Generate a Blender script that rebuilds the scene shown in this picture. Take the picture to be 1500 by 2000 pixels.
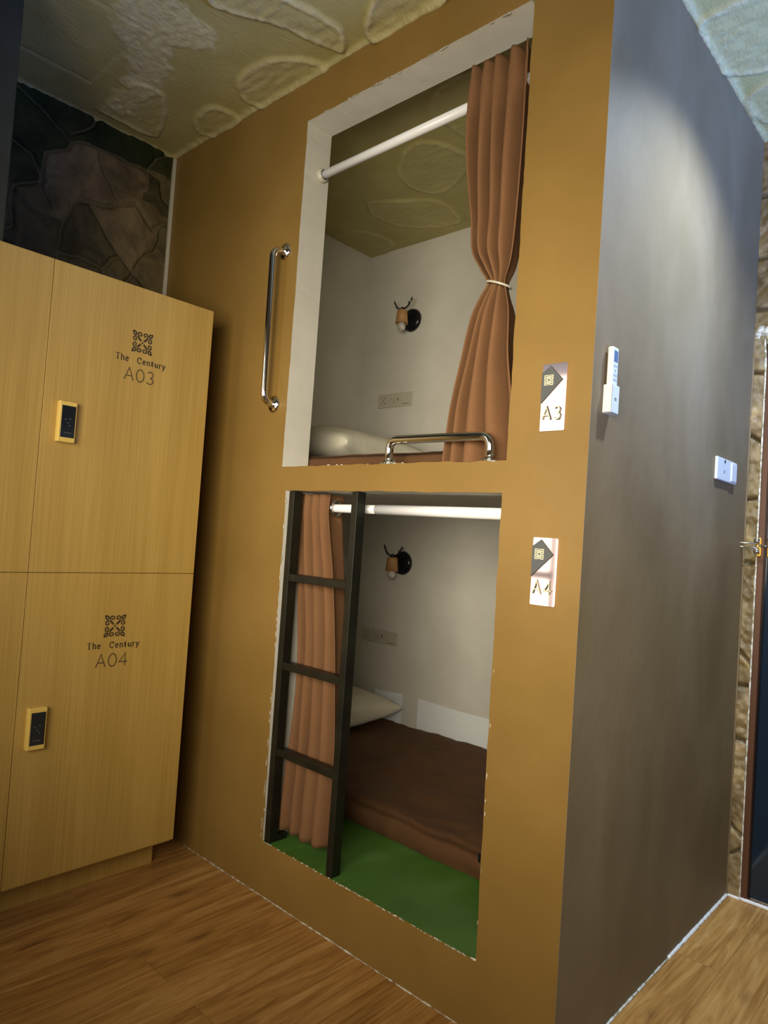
import bpy, bmesh, math, random
import numpy as np
from mathutils import Vector, Matrix, noise
random.seed(7)
for o in list(bpy.data.objects): bpy.data.objects.remove(o, do_unlink=True)
S = bpy.context.scene; C = S.collection
# ---------------- camera ----------------
camd = bpy.data.cameras.new('camera'); cam = bpy.data.objects.new('camera', camd); C.objects.link(cam)
F = Vector((-0.676019, 0.736097, 0.034037)).normalized(); U = Vector((-0.027352, -0.071225, 0.997085)).normalized()
R = F.cross(U).normalized(); U = R.cross(F)
camd.sensor_fit = 'VERTICAL'; camd.sensor_height = 36; camd.lens = 36*1352.3/2000; camd.clip_start = .02
cam.matrix_world = Matrix(((R.x, U.x, -F.x, 2.730757), (R.y, U.y, -F.y, -1.4826), (R.z, U.z, -F.z, 1.2), (0, 0, 0, 1)))
S.camera = cam
# ---------------- world, lights, exposure ----------------
w = bpy.data.worlds.new('world'); S.world = w; w.use_nodes = True
w.node_tree.nodes['Background'].inputs[0].default_value = (.75, .85, 1, 1); w.node_tree.nodes['Background'].inputs[1].default_value = .6
S.view_settings.view_transform = 'Standard'; S.view_settings.look = 'None'; S.view_settings.gamma = 1
S.view_settings.use_curve_mapping = False; S.view_settings.exposure = 0.0
def area(name, loc, target, sx, sy, energy, col, spread=180):
    l = bpy.data.lights.new(name, 'AREA'); l.shape = 'RECTANGLE'; l.size = sx; l.size_y = sy; l.energy = energy; l.color = col; l.spread = math.radians(spread)
    o = bpy.data.objects.new(name, l); C.objects.link(o); o.location = loc
    o.rotation_euler = (Vector(target)-Vector(loc)).to_track_quat('-Z', 'Y').to_euler(); return o
area('window_daylight', (2.40, -2.00, 1.48), (1.50, 0, 1.42), 1.5, .85, 26, (1, .90, .70), 88)  # added light, source unseen behind the camera, brightens the room
area('narrow_window_daylight', (.74, -2.045, 1.49), (.74, 0, 1.49), .50, 1.36, 2.6, (1, .98, .95), 95)  # added light for the copper number plates to reflect
area('side_window_daylight', (4.1, .5, 1.30), (2.7, .6, 2.76), .9, 1.1, 46, (.17, .36, 1), 92)  # added blue light, unseen, aimed up to tint the ceiling at right
l = bpy.data.lights.new('ceiling_downlight', 'SPOT'); l.energy = 175; l.color = (.66, .82, 1); l.spot_size = math.radians(124); l.spot_blend = 1; l.shadow_soft_size = .025
o = bpy.data.objects.new('ceiling_downlight', l); C.objects.link(o); o.location = (2.43, .5, 2.72)
# ---------------- dimensions ----------------
H = 2.7615; X1 = 1.994; D = 1.285; YB = 1.245; T = .112; XI = 1.90
XL, XR = .890, 1.773; XL2, XR2 = .925, 1.776
ZT, ZS, ZLT, ZLB = 2.6046, 1.4105, 1.328, .1735
RX = 4.3; RY = -2.06
# ---------------- materials ----------------
def mat(name, col, rough=.6, metal=0, spec=.5, emit=None, es=1):
    m = bpy.data.materials.new(name); m.use_nodes = True; b = m.node_tree.nodes['Principled BSDF']
    b.inputs['Base Color'].default_value = (*col, 1); b.inputs['Roughness'].default_value = rough; b.inputs['Metallic'].default_value = metal
    b.inputs['Specular IOR Level'].default_value = spec
    if emit: b.inputs['Emission Color'].default_value = (*emit, 1); b.inputs['Emission Strength'].default_value = es
    return m
def nn(m, t, **kw):
    n = m.node_tree.nodes.new(t)
    for k, v in kw.items():
        if k in n.inputs: n.inputs[k].default_value = v
        else: setattr(n, k, v)
    return n
def lk(m, a, b): m.node_tree.links.new(a, b)
def coords(m, scale=(1, 1, 1), rot=(0, 0, 0)):
    tc = nn(m, 'ShaderNodeTexCoord'); mp = nn(m, 'ShaderNodeMapping'); mp.inputs['Scale'].default_value = scale; mp.inputs['Rotation'].default_value = rot
    lk(m, tc.outputs['Object'], mp.inputs['Vector']); return mp.outputs[0]
def ramp(m, src, stops):
    r = nn(m, 'ShaderNodeValToRGB'); e = r.color_ramp.elements
    while len(e) < len(stops): e.new(.5)
    for i, (p, c) in enumerate(stops): e[i].position = p; e[i].color = (*c, 1)
    lk(m, src, r.inputs[0]); return r.outputs[0]
def bump(m, src, strength, dist=.01, prev=None):
    b = nn(m, 'ShaderNodeBump'); b.inputs['Strength'].default_value = strength; b.inputs['Distance'].default_value = dist
    lk(m, src, b.inputs['Height'])
    if prev: lk(m, prev, b.inputs['Normal'])
    return b.outputs[0]
def pb(m): return m.node_tree.nodes['Principled BSDF']
def mixc(m, fac, a, b, mode='MIX'):
    n = nn(m, 'ShaderNodeMix', data_type='RGBA'); n.blend_type = mode
    if isinstance(fac, (int, float)): n.inputs[0].default_value = fac
    else: lk(m, fac, n.inputs[0])
    for i, v in ((6, a), (7, b)):
        if isinstance(v, tuple): n.inputs[i].default_value = (*v, 1)
        else: lk(m, v, n.inputs[i])
    return n.outputs[2]
def noisy(name, stops, scale=(1, 1, 1), ns=5, detail=4, rough=.6, bs=.1, bd=.004, bscale=40, spec=.5, distort=0):
    m = mat(name, stops[0][1], rough, 0, spec); v = coords(m, scale)
    n = nn(m, 'ShaderNodeTexNoise'); n.inputs['Scale'].default_value = ns; n.inputs['Detail'].default_value = detail; n.inputs['Distortion'].default_value = distort
    lk(m, v, n.inputs['Vector']); lk(m, ramp(m, n.outputs[0], stops), pb(m).inputs['Base Color'])
    n2 = nn(m, 'ShaderNodeTexNoise'); n2.inputs['Scale'].default_value = bscale; n2.inputs['Detail'].default_value = 5; lk(m, v, n2.inputs['Vector'])
    lk(m, bump(m, n2.outputs[0], bs, bd), pb(m).inputs['Normal']); return m
M = {}
M['ochre'] = noisy('ochre_paint', [(.3, (.205, .120, .028)), (.7, (.255, .152, .040))], ns=3, bs=.25, bd=.003, bscale=30, rough=.42, spec=.4)
M['sidepaint'] = noisy('brown_paint', [(.28, (.145, .105, .056)), (.5, (.180, .132, .074)), (.72, (.215, .162, .098))], scale=(1, 1.3, .75), ns=2.6, detail=8, bs=.35, bd=.003, bscale=26, rough=.6, distort=.4, spec=.25)
M['white'] = noisy('white_plaster', [(.3, (.60, .575, .51)), (.7, (.66, .635, .57))], ns=6, bs=.3, bd=.004, bscale=22, rough=.75)
M['whitecaulk'] = noisy('white_caulk', [(.35, (.30, .27, .18)), (.6, (.75, .76, .74))], ns=60, bs=.6, bd=.004, bscale=120, rough=.4)
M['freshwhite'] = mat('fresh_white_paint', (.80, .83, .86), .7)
M['rodwhite'] = mat('white_rod_enamel', (.82, .82, .84), .25)
M['plasticwhite'] = mat('white_plastic', (.62, .66, .69), .35)
M['plasticcream'] = mat('cream_plastic', (.52, .49, .40), .35)
M['chrome'] = mat('chrome', (.80, .79, .76), .10, 1)
M['gold'] = mat('gold_metal', (.85, .58, .16), .3, 1)
M['goldpaint'] = mat('gold_plastic', (.72, .50, .12), .35)
M['blackmetal'] = noisy('black_metal_paint', [(.35, (.006, .006, .0035)), (.7, (.013, .0125, .007))], ns=14, bs=.2, bd=.001, bscale=90, rough=.42)
M['black'] = mat('black_gloss', (.006, .006, .008), .2)
M['screen'] = mat('black_touch_panel', (.008, .012, .018), .12)
M['darkline'] = mat('dark_print', (.035, .022, .008), .6)
M['thinline'] = mat('brown_print', (.09, .055, .018), .6)
M['grey'] = mat('slate_grey', (.085, .09, .095), .45)
M['copper'] = mat('polished_rose_copper', (.86, .62, .52), .06, 1)
M['signwhite'] = mat('white_relief', (.80, .79, .76), .4)
M['goldedge'] = mat('pale_gold_relief', (.80, .72, .48), .35)
M['brownframe'] = noisy('brown_door_paint', [(.4, (.085, .032, .014)), (.6, (.12, .045, .02))], scale=(1, 1, .1), ns=20, rough=.45)
M['doorglass'] = mat('dark_blue_glass', (.008, .018, .035), .08)
M['pillar'] = noisy('grey_green_paint', [(.4, (.034, .037, .027)), (.6, (.042, .045, .034))], ns=5, rough=.8, spec=.2)
M['pillow'] = noisy('cream_cotton', [(.3, (.62, .58, .46)), (.7, (.70, .66, .54))], ns=5, bs=.35, bd=.006, bscale=14, rough=.9)
M['sheet'] = noisy('brown_sheet', [(.3, (.075, .030, .007)), (.7, (.110, .045, .012))], ns=4, bs=.5, bd=.01, bscale=9, rough=.85)
M['green'] = noisy('green_floor_paint', [(.28, (.05, .13, .018)), (.55, (.065, .17, .024)), (.85, (.12, .24, .07))], ns=5, detail=8, bs=.3, bd=.002, bscale=40, rough=.45)
M['wallgrey'] = noisy('beige_wall', [(.3, (.35, .27, .16)), (.7, (.40, .31, .19))], ns=3)
M['woodlamp'] = mat('turned_wood', (.42, .22, .08), .5)
M['lcd'] = mat('lcd_grey_blue', (.10, .16, .27), .2)
M['greyprint'] = mat('grey_print', (.30, .34, .38), .5)
M['cardwhite'] = mat('white_card', (.75, .77, .80), .5)
# bulb glass
m = mat('frosted_bulb', (.75, .72, .66), .25); pb(m).inputs['Transmission Weight'].default_value = .5; M['bulb'] = m
# curtain fabric: woven
m = mat('brown_woven_fabric', (.30, .13, .065), .95, spec=.15)
v = coords(m, (1, 1, 1)); n = nn(m, 'ShaderNodeTexNoise'); n.inputs['Scale'].default_value = 12; n.inputs['Detail'].default_value = 6; lk(m, v, n.inputs['Vector'])
n1 = nn(m, 'ShaderNodeTexNoise'); n1.inputs['Scale'].default_value = 1; n1.inputs['Detail'].default_value = 3
lk(m, coords(m, (260, 260, 900)), n1.inputs['Vector'])
n2 = nn(m, 'ShaderNodeTexNoise'); n2.inputs['Scale'].default_value = 1; n2.inputs['Detail'].default_value = 3
lk(m, coords(m, (900, 900, 220)), n2.inputs['Vector'])
a = mixc(m, .5, n1.outputs[0], n2.outputs[0])
lk(m, mixc(m, .35, ramp(m, a, [(.3, (.135, .066, .030)), (.7, (.235, .118, .056))]), ramp(m, n.outputs[0], [(.3, (.155, .077, .036)), (.7, (.205, .102, .048))])), pb(m).inputs['Base Color'])
lk(m, bump(m, a, .35, .0012), pb(m).inputs['Normal']); M['curtain'] = m
# locker laminate: fine vertical grain
m = mat('oak_laminate', (.6, .38, .12), .42)
n = nn(m, 'ShaderNodeTexNoise'); n.inputs['Scale'].default_value = 1; n.inputs['Detail'].default_value = 6; n.inputs['Roughness'].default_value = .65; lk(m, coords(m, (160, 160, 2.2)), n.inputs['Vector'])
n2 = nn(m, 'ShaderNodeTexNoise'); n2.inputs['Scale'].default_value = 1; n2.inputs['Detail'].default_value = 2; lk(m, coords(m, (14, 14, .8)), n2.inputs['Vector'])
a = mixc(m, .35, n.outputs[0], n2.outputs[0])
lk(m, ramp(m, a, [(.32, (.38, .235, .052)), (.5, (.45, .285, .070)), (.68, (.53, .35, .10))]), pb(m).inputs['Base Color']); M['laminate'] = m
# wood floor, planks along y
m = mat('wood_floor', (.4, .2, .07), .38)
tc = nn(m, 'ShaderNodeTexCoord'); sx = nn(m, 'ShaderNodeSeparateXYZ'); lk(m, tc.outputs['Object'], sx.inputs[0])
cx = nn(m, 'ShaderNodeCombineXYZ'); lk(m, sx.outputs[1], cx.inputs[0]); lk(m, sx.outputs[0], cx.inputs[1])
br = nn(m, 'ShaderNodeTexBrick'); br.inputs['Scale'].default_value = 1; br.inputs['Brick Width'].default_value = 1.2; br.inputs['Row Height'].default_value = .125; br.offset = .37
br.inputs['Mortar Size'].default_value = .0005; br.inputs['Mortar Smooth'].default_value = .3; br.inputs['Color1'].default_value = (0, 0, 0, 1); br.inputs['Color2'].default_value = (1, 1, 1, 1); br.inputs['Mortar'].default_value = (.5, .5, .5, 1)
lk(m, cx.outputs[0], br.inputs['Vector'])
off = nn(m, 'ShaderNodeVectorMath', operation='SCALE'); off.inputs['Scale'].default_value = 37; lk(m, br.outputs['Color'], off.inputs[0])
ad = nn(m, 'ShaderNodeVectorMath', operation='ADD'); lk(m, tc.outputs['Object'], ad.inputs[0]); lk(m, off.outputs[0], ad.inputs[1])
mp = nn(m, 'ShaderNodeMapping'); mp.inputs['Scale'].default_value = (15, 1.5, 1); lk(m, ad.outputs[0], mp.inputs['Vector'])
wv = nn(m, 'ShaderNodeTexNoise'); wv.inputs['Scale'].default_value = 1; wv.inputs['Detail'].default_value = 8; wv.inputs['Roughness'].default_value = .62; wv.inputs['Distortion'].default_value = 2.2; lk(m, mp.outputs[0], wv.inputs['Vector'])
mp2 = nn(m, 'ShaderNodeMapping'); mp2.inputs['Scale'].default_value = (130, 4, 1); lk(m, ad.outputs[0], mp2.inputs['Vector'])
fg = nn(m, 'ShaderNodeTexNoise'); fg.inputs['Scale'].default_value = 1; fg.inputs['Detail'].default_value = 4; lk(m, mp2.outputs[0], fg.inputs['Vector'])
kn = nn(m, 'ShaderNodeTexVoronoi'); mp3 = nn(m, 'ShaderNodeMapping'); mp3.inputs['Scale'].default_value = (9, 3.2, 1); lk(m, ad.outputs[0], mp3.inputs['Vector']); lk(m, mp3.outputs[0], kn.inputs['Vector']); kn.inputs['Scale'].default_value = 1
c1 = ramp(m, wv.outputs[0], [(.30, (.14, .048, .007)), (.42, (.33, .145, .028)), (.55, (.50, .255, .065)), (.70, (.68, .42, .16))])
c2 = mixc(m, .35, c1, ramp(m, fg.outputs[0], [(.3, (.19, .080, .016)), (.7, (.60, .35, .12))]))
c3 = mixc(m, ramp(m, kn.outputs['Distance'], [(.04, (1, 1, 1)), (.20, (0, 0, 0))]), c2, (.11, .048, .014))
c4 = mixc(m, .12, c3, ramp(m, br.outputs['Color'], [(0, (.22, .10, .03)), (1, (.60, .34, .13))]))
c5 = mixc(m, br.outputs['Fac'], c4, (.09, .04, .014))
lk(m, c5, pb(m).inputs['Base Color']); lk(m, bump(m, fg.outputs[0], .12, .001), pb(m).inputs['Normal']); M['floor'] = m
# ceiling plaster (uses attribute 'patch' painted where rough pale plaster was left)
m = mat('ceiling_plaster', (.4, .36, .2), .6)
at = nn(m, 'ShaderNodeAttribute'); at.attribute_name = 'patch'
n = nn(m, 'ShaderNodeTexNoise'); n.inputs['Scale'].default_value = 6; n.inputs['Detail'].default_value = 7; lk(m, coords(m), n.inputs['Vector'])
n2 = nn(m, 'ShaderNodeTexNoise'); n2.inputs['Scale'].default_value = 1; n2.inputs['Detail'].default_value = 7; n2.inputs['Distortion'].default_value = 1.5; lk(m, coords(m, (60, 22, 1), (0, 0, .5)), n2.inputs['Vector'])
bc = ramp(m, n.outputs[0], [(.3, (.38, .325, .115)), (.7, (.46, .40, .17))])
bc = mixc(m, at.outputs['Fac'], bc, ramp(m, n2.outputs[0], [(.35, (.46, .40, .19)), (.65, (.64, .58, .36))]))
lk(m, bc, pb(m).inputs['Base Color'])
lk(m, bump(m, n2.outputs[0], .55, .004, bump(m, n.outputs[0], .3, .01)), pb(m).inputs['Normal']); M['ceiling'] = m
# stone (attribute 'tint' per stone, 'groove' in joints)
def stone_mat(name, lo, hi, groove, bumpk=.6, rough=.45):
    m = mat(name, lo, rough)
    at = nn(m, 'ShaderNodeAttribute'); at.attribute_name = 'tint'; ag = nn(m, 'ShaderNodeAttribute'); ag.attribute_name = 'groove'
    n = nn(m, 'ShaderNodeTexNoise'); n.inputs['Scale'].default_value = 9; n.inputs['Detail'].default_value = 8; n.inputs['Distortion'].default_value = .8; lk(m, coords(m), n.inputs['Vector'])
    c = mixc(m, at.outputs['Fac'], lo, hi)
    c = mixc(m, 1.0, c, ramp(m, n.outputs[0], [(.3, (.55, .55, .55)), (.5, (1, 1, 1)), (.72, (1.5, 1.45, 1.3))]), 'MULTIPLY')
    c = mixc(m, ag.outputs['Fac'], c, groove); lk(m, c, pb(m).inputs['Base Color'])
    lk(m, bump(m, n.outputs[0], bumpk, .02), pb(m).inputs['Normal']); return m
M['stone'] = stone_mat('painted_flagstone', (.020, .026, .008), (.15, .108, .055), (.115, .10, .05), rough=.75)
pb(M['stone']).inputs['Specular IOR Level'].default_value = .15
M['stone2'] = stone_mat('ochre_flagstone', (.17, .125, .06), (.30, .215, .11), (.03, .022, .012))
# ---------------- mesh helpers ----------------
def tagit(o, label=None, cat=None, group=None, kind=None):
    if label: o['label'] = label
    if cat: o['category'] = cat
    if group: o['group'] = group
    if kind: o['kind'] = kind
    return o
def empty(name, loc, label, cat, group=None):
    o = bpy.data.objects.new(name, None); C.objects.link(o); o.location = loc; o.empty_display_size = .05
    return tagit(o, label, cat, group)
def obj(name, bm, mats, parent=None, smooth=False, bevel=0, seg=2, kind=None, label=None, keep=False):
    me = bpy.data.meshes.new(name)
    if not keep: bmesh.ops.recalc_face_normals(bm, faces=bm.faces)
    bm.to_mesh(me); bm.free()
    for mm in (mats if isinstance(mats, (list, tuple)) else [mats]): me.materials.append(M[mm] if isinstance(mm, str) else mm)
    if smooth: me.shade_smooth()
    o = bpy.data.objects.new(name, me); C.objects.link(o)
    if parent:
        o.parent = parent
        o.location = -world_loc(parent)
    if bevel:
        b = o.modifiers.new('bevel', 'BEVEL'); b.width = bevel; b.segments = seg; b.limit_method = 'ANGLE'; b.angle_limit = math.radians(40)
    if label: o['label'] = label
    if kind: o['kind'] = kind
    return o
def world_loc(o):
    v = Vector(o.location)
    while o.parent: o = o.parent; v = v+Vector(o.location)
    return v
def box(bm, x0, x1, y0, y1, z0, z1, mi=0):
    vs = [bm.verts.new((x, y, z)) for z in (z0, z1) for y in (y0, y1) for x in (x0, x1)]
    for f in ((0, 2, 3, 1), (4, 5, 7, 6), (0, 1, 5, 4), (2, 6, 7, 3), (0, 4, 6, 2), (1, 3, 7, 5)):
        fa = bm.faces.new([vs[i] for i in f]); fa.material_index = mi
    return bm
def B(): return bmesh.new()
def tube(bm, pts, r, n=14, closed=False, caps=True):
    pts = [Vector(p) for p in pts]; rs = r if isinstance(r, (list, tuple)) else [r]*len(pts); rings = []; N = len(pts); prev = None
    for i, p in enumerate(pts):
        if closed: t = (pts[(i+1) % N]-pts[i-1]).normalized()
        else: t = (pts[min(i+1, N-1)]-pts[max(i-1, 0)]).normalized()
        if prev is None: prev = t.orthogonal().normalized()
        u = (prev-t*prev.dot(t)).normalized(); prev = u; v = t.cross(u)
        rings.append([bm.verts.new(p+(u*math.cos(a)+v*math.sin(a))*rs[i]) for a in [2*math.pi*k/n for k in range(n)]])
    for i in range(N if closed else N-1):
        a, b = rings[i], rings[(i+1) % N]
        for k in range(n): bm.faces.new((a[k], a[(k+1) % n], b[(k+1) % n], b[k]))
    if not closed and caps: bm.faces.new(rings[0][::-1]); bm.faces.new(rings[-1])
    return bm
def lathe(bm, prof, origin, axis, n=28):
    axis = Vector(axis).normalized(); u = axis.orthogonal().normalized(); v = axis.cross(u); o = Vector(origin); rings = []
    for r, h in prof:
        if r < 1e-6: rings.append([bm.verts.new(o+axis*h)])
        else: rings.append([bm.verts.new(o+axis*h+(u*math.cos(2*math.pi*k/n)+v*math.sin(2*math.pi*k/n))*r) for k in range(n)])
    for a, b in zip(rings, rings[1:]):
        for k in range(n):
            q = [a[k % len(a)], a[(k+1) % len(a)], b[(k+1) % len(b)], b[k % len(b)]]; qq = []
            for x in q:
                if x not in qq: qq.append(x)
            if len(qq) > 2: bm.faces.new(qq)
    return bm
def frame_pt(fr, a, b, h=0): o, u, v, n = fr; return o+u*a+v*b+n*h
def ribbon(bm, pts, wd, th, fr, closed=False, h0=0.0):
    pts = [Vector((p[0], p[1])) for p in pts]; N = len(pts); ws = wd if isinstance(wd, (list, tuple)) else [wd]*N; L = []
    for i, p in enumerate(pts):
        if closed: t0, t1 = (p-pts[i-1]), (pts[(i+1) % N]-p)
        else: t0 = p-pts[i-1] if i else pts[1]-p; t1 = pts[i+1]-p if i < N-1 else t0
        t0 = t0.normalized(); t1 = t1.normalized(); n0 = Vector((-t0.y, t0.x)); n1 = Vector((-t1.y, t1.x)); nm = n0+n1
        nm = nm.normalized() if nm.length > .2 else n1; k = 1/max(.5, nm.dot(n1)); d = nm*ws[i]/2*k
        L.append([bm.verts.new(frame_pt(fr, q.x, q.y, h)) for q, h in ((p+d, h0), (p-d, h0), (p-d, h0+th), (p+d, h0+th))])
    for i in range(N if closed else N-1):
        a, b = L[i], L[(i+1) % N]
        for k in range(4): bm.faces.new((a[k], a[(k+1) % 4], b[(k+1) % 4], b[k]))
    if not closed: bm.faces.new(L[0][::-1]); bm.faces.new(L[-1])
def poly(bm, pts, th, fr, h0=0):
    lo = [bm.verts.new(frame_pt(fr, a, b, h0)) for a, b in pts]; hi = [bm.verts.new(frame_pt(fr, a, b, h0+th)) for a, b in pts]
    bm.faces.new(lo[::-1]); bm.faces.new(hi); n = len(pts)
    for i in range(n): bm.faces.new((lo[i], lo[(i+1) % n], hi[(i+1) % n], hi[i]))
def arc(cx, cy, rx, ry, a0, a1, n=10): return [(cx+rx*math.cos(math.radians(a0+(a1-a0)*i/n)), cy+ry*math.sin(math.radians(a0+(a1-a0)*i/n))) for i in range(n+1)]
def rrect(x0, x1, y0, y1, r, n=4):
    return arc(x1-r, y1-r, r, r, 0, 90, n)+arc(x0+r, y1-r, r, r, 90, 180, n)+arc(x0+r, y0+r, r, r, 180, 270, n)+arc(x1-r, y0+r, r, r, 270, 360, n)
# stroke glyphs in a unit box (height 1): list of strokes, advance width
GL = {
 'A': ([[(0, 0), (.36, 1), (.72, 0)], [(.13, .34), (.59, .34)]], .9),
 '0': ([arc(.32, .5, .31, .5, 90, 450, 20)], .82),
 '3': ([arc(.27, .745, .24, .245, 150, -90, 12), arc(.27, .25, .28, .25, 90, -150, 12)], .75),
 '4': ([[(.46, 0), (.46, 1), (0, .3), (.66, .3)]], .8),
 'T': ([[(.4, 0), (.4, 1)]], .85), 'h': ([[(.1, 0), (.1, 1)], [(.1, .5)]+arc(.32, .47, .2, .2, 140, 0, 6)+[(.52, 0)]], .68),
 'e': ([[(.10, .36), (.50, .36)], arc(.3, .33, .23, .33, 0, 320, 14)], .66), 'C': ([arc(.42, .5, .36, .49, 45, 315, 16), [(.68, .62), (.7, .96)]], .88),
 'n': ([[(.1, 0), (.1, .66)], [(.1, .48)]+arc(.32, .45, .2, .2, 140, 0, 6)+[(.52, 0)]], .68), 't': ([[(.2, .92), (.2, .15)]+arc(.33, .15, .13, .13, 180, 300, 5), [(.02, .64), (.4, .64)]], .58),
 'u': ([[(.1, .66), (.1, .22)]+arc(.3, .22, .2, .2, 180, 320, 6)+[(.52, .2)], [(.52, .66), (.52, 0)]], .68), 'r': ([[(.1, 0), (.1, .66)], [(.1, .42)]+arc(.3, .42, .2, .22, 150, 60, 5)], .5),
 'y': ([[(.06, .66), (.3, .04)], [(.54, .66), (.24, -.22), (.06, -.24)]], .62), ' ': ([], .55)}
SERIF = {'T': [(.22, 0, .58), (0, 1, .8)], 'h': [(-.02, 0, .22), (.4, 0, .64), (-.02, 1, .12)], 'n': [(-.02, 0, .22), (.4, 0, .64), (-.02, .66, .12)], 'r': [(-.02, 0, .26), (-.02, .66, .12)], 'u': [(-.02, .66, .12), (.38, .66, .54), (.5, 0, .64)], 'y': [(-.06, .66, .2), (.4, .66, .66)]}
def text(bm, s, fr, x0, y0, h, wd, th, serif=False, sx=1, gap=0, h0=0):
    x = x0
    for ch in s:
        st, adv = GL[ch]
        for k_, p in enumerate(st): ribbon(bm, [(x+a*h*sx, y0+b*h) for a, b in p], wd, th+.00008*k_, fr, h0=h0)
        if serif and ch in SERIF:
            for k_, (a, b, c) in enumerate(SERIF[ch]): ribbon(bm, [(x+a*h*sx, y0+b*h), (x+c*h*sx, y0+b*h)], wd*.5, th+.0003+.00008*k_, fr, h0=h0)
        x += (adv*sx+gap)*h
    return x
def twidth(s, h, sx=1, gap=0): return sum((GL[c][1]*sx+gap)*h for c in s)-.15*h
def scroll_emblem(bm, fr, cx, cy, s, th, wd):
    # four hearts of paired scrolls, tear drops on the diagonals, a dot in the middle
    poly(bm, arc(cx, cy, .085*s, .085*s, 0, 330, 11), th, fr)
    for q in range(4):
        ca, sa = math.cos(q*math.pi/2), math.sin(q*math.pi/2)
        rot = lambda x, y: (cx+(x*ca-y*sa)*s, cy+(x*sa+y*ca)*s)
        for sg in (-1, 1):
            pts = [(.10*sg, .17), (.22*sg, .29), (.37*sg, .43), (.455*sg, .58)]
            for i in range(20):
                a = math.radians(20+i*19); rr = .215*(1-i/24); pts.append(((.245+rr*math.cos(a))*sg, .665+rr*math.sin(a)))
            ribbon(bm, [rot(*p) for p in pts], [wd*s*.7]*4+[wd*s*(.95 - .01*i) for i in range(20)], th+.00008*(sg+1)+.00004*q, fr)
        pts = []
        for i in range(18):
            a = 2*math.pi*i/18; r = .125+.0*a; x, y = r*math.cos(a), .14*math.sin(a)
            if math.sin(a) > 0: x *= (1-math.sin(a)**2*.75); y *= 1.7
            pts.append((x, y))
        c2, s2 = math.cos(-math.pi/4), math.sin(-math.pi/4)
        ribbon(bm, [rot(.72+(x*c2-y*s2), .72+(x*s2+y*c2)) for x, y in pts], wd*s*1.05, th, fr, closed=True)
def sdist_seg(PX, PY, a, b):
    ax, ay = a; bx, by = b; dx, dy = bx-ax, by-ay; t = np.clip(((PX-ax)*dx+(PY-ay)*dy)/(dx*dx+dy*dy+1e-12), 0, 1)
    return np.hypot(PX-ax-t*dx, PY-ay-t*dy)
def poly_sd(PX, PY, pts):
    d = np.full(PX.shape, 9.0); inside = np.zeros(PX.shape, bool); n = len(pts)
    for i in range(n):
        a, b = pts[i], pts[(i+1) % n]; d = np.minimum(d, sdist_seg(PX, PY, a, b))
        c = ((a[1] > PY) != (b[1] > PY)) & (PX < (b[0]-a[0])*(PY-a[1])/(b[1]-a[1]+1e-12)+a[0]); inside ^= c
    return np.where(inside, d, -d)
def vnoise(PX, PY, sc, seed):
    rng = np.random.RandomState(seed); g = rng.rand(64, 64); x = PX*sc; y = PY*sc; xi = np.floor(x).astype(int); yi = np.floor(y).astype(int); fx = x-xi; fy = y-yi
    fx = fx*fx*(3-2*fx); fy = fy*fy*(3-2*fy); G = lambda i, j: g[i % 64, j % 64]
    return (G(xi, yi)*(1-fx)+G(xi+1, yi)*fx)*(1-fy)+(G(xi, yi+1)*(1-fx)+G(xi+1, yi+1)*fx)*fy-.5
def smooth_poly(pts, n=6):
    # closed Catmull-Rom
    out = []; N = len(pts)
    for i in range(N):
        p0, p1, p2, p3 = [np.array(pts[(i+k) % N]) for k in (-1, 0, 1, 2)]
        for j in range(n):
            t = j/n; out.append(tuple(.5*((2*p1)+(-p0+p2)*t+(2*p0-5*p1+4*p2-p3)*t*t+(-p0+3*p1-3*p2+p3)*t**3)))
    return out
def grid_mesh(name, P, attrs, material, flip=False, extra=None, kind='structure'):
    ny, nx = P.shape[:2]; verts = P.reshape(-1, 3); idx = np.arange(ny*nx).reshape(ny, nx)
    f = np.stack([idx[:-1, :-1], idx[:-1, 1:], idx[1:, 1:], idx[1:, :-1]], -1).reshape(-1, 4)
    if flip: f = f[:, ::-1]
    ev, ef = extra if extra else ([], [])
    if ev: f = np.concatenate([f, np.array(ef)+len(verts)]); verts = np.concatenate([verts, np.array(ev, float)])
    me = bpy.data.meshes.new(name); me.vertices.add(len(verts)); me.vertices.foreach_set('co', verts.astype(np.float32).ravel())
    me.loops.add(len(f)*4); me.loops.foreach_set('vertex_index', f.astype(np.int32).ravel()); me.polygons.add(len(f))
    me.polygons.foreach_set('loop_start', np.arange(0, len(f)*4, 4, dtype=np.int32)); me.update(calc_edges=True); me.validate()
    for k, a in attrs.items():
        at = me.attributes.new(k, 'FLOAT', 'POINT'); vals = np.zeros(len(verts), np.float32); vals[:ny*nx] = a.ravel(); at.data.foreach_set('value', vals)
    me.materials.append(M[material]); me.shade_smooth(); o = bpy.data.objects.new(name, me); C.objects.link(o)
    if kind: o['kind'] = kind
    return o
# ================= STRUCTURE =================
bm = B(); box(bm, -.05, RX+.05, RY-.1, 0, -.06, 0); box(bm, 1.90, RX+.05, 0, D+.1, -.06, 0)
obj('floor', bm, 'floor', kind='structure')
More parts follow.
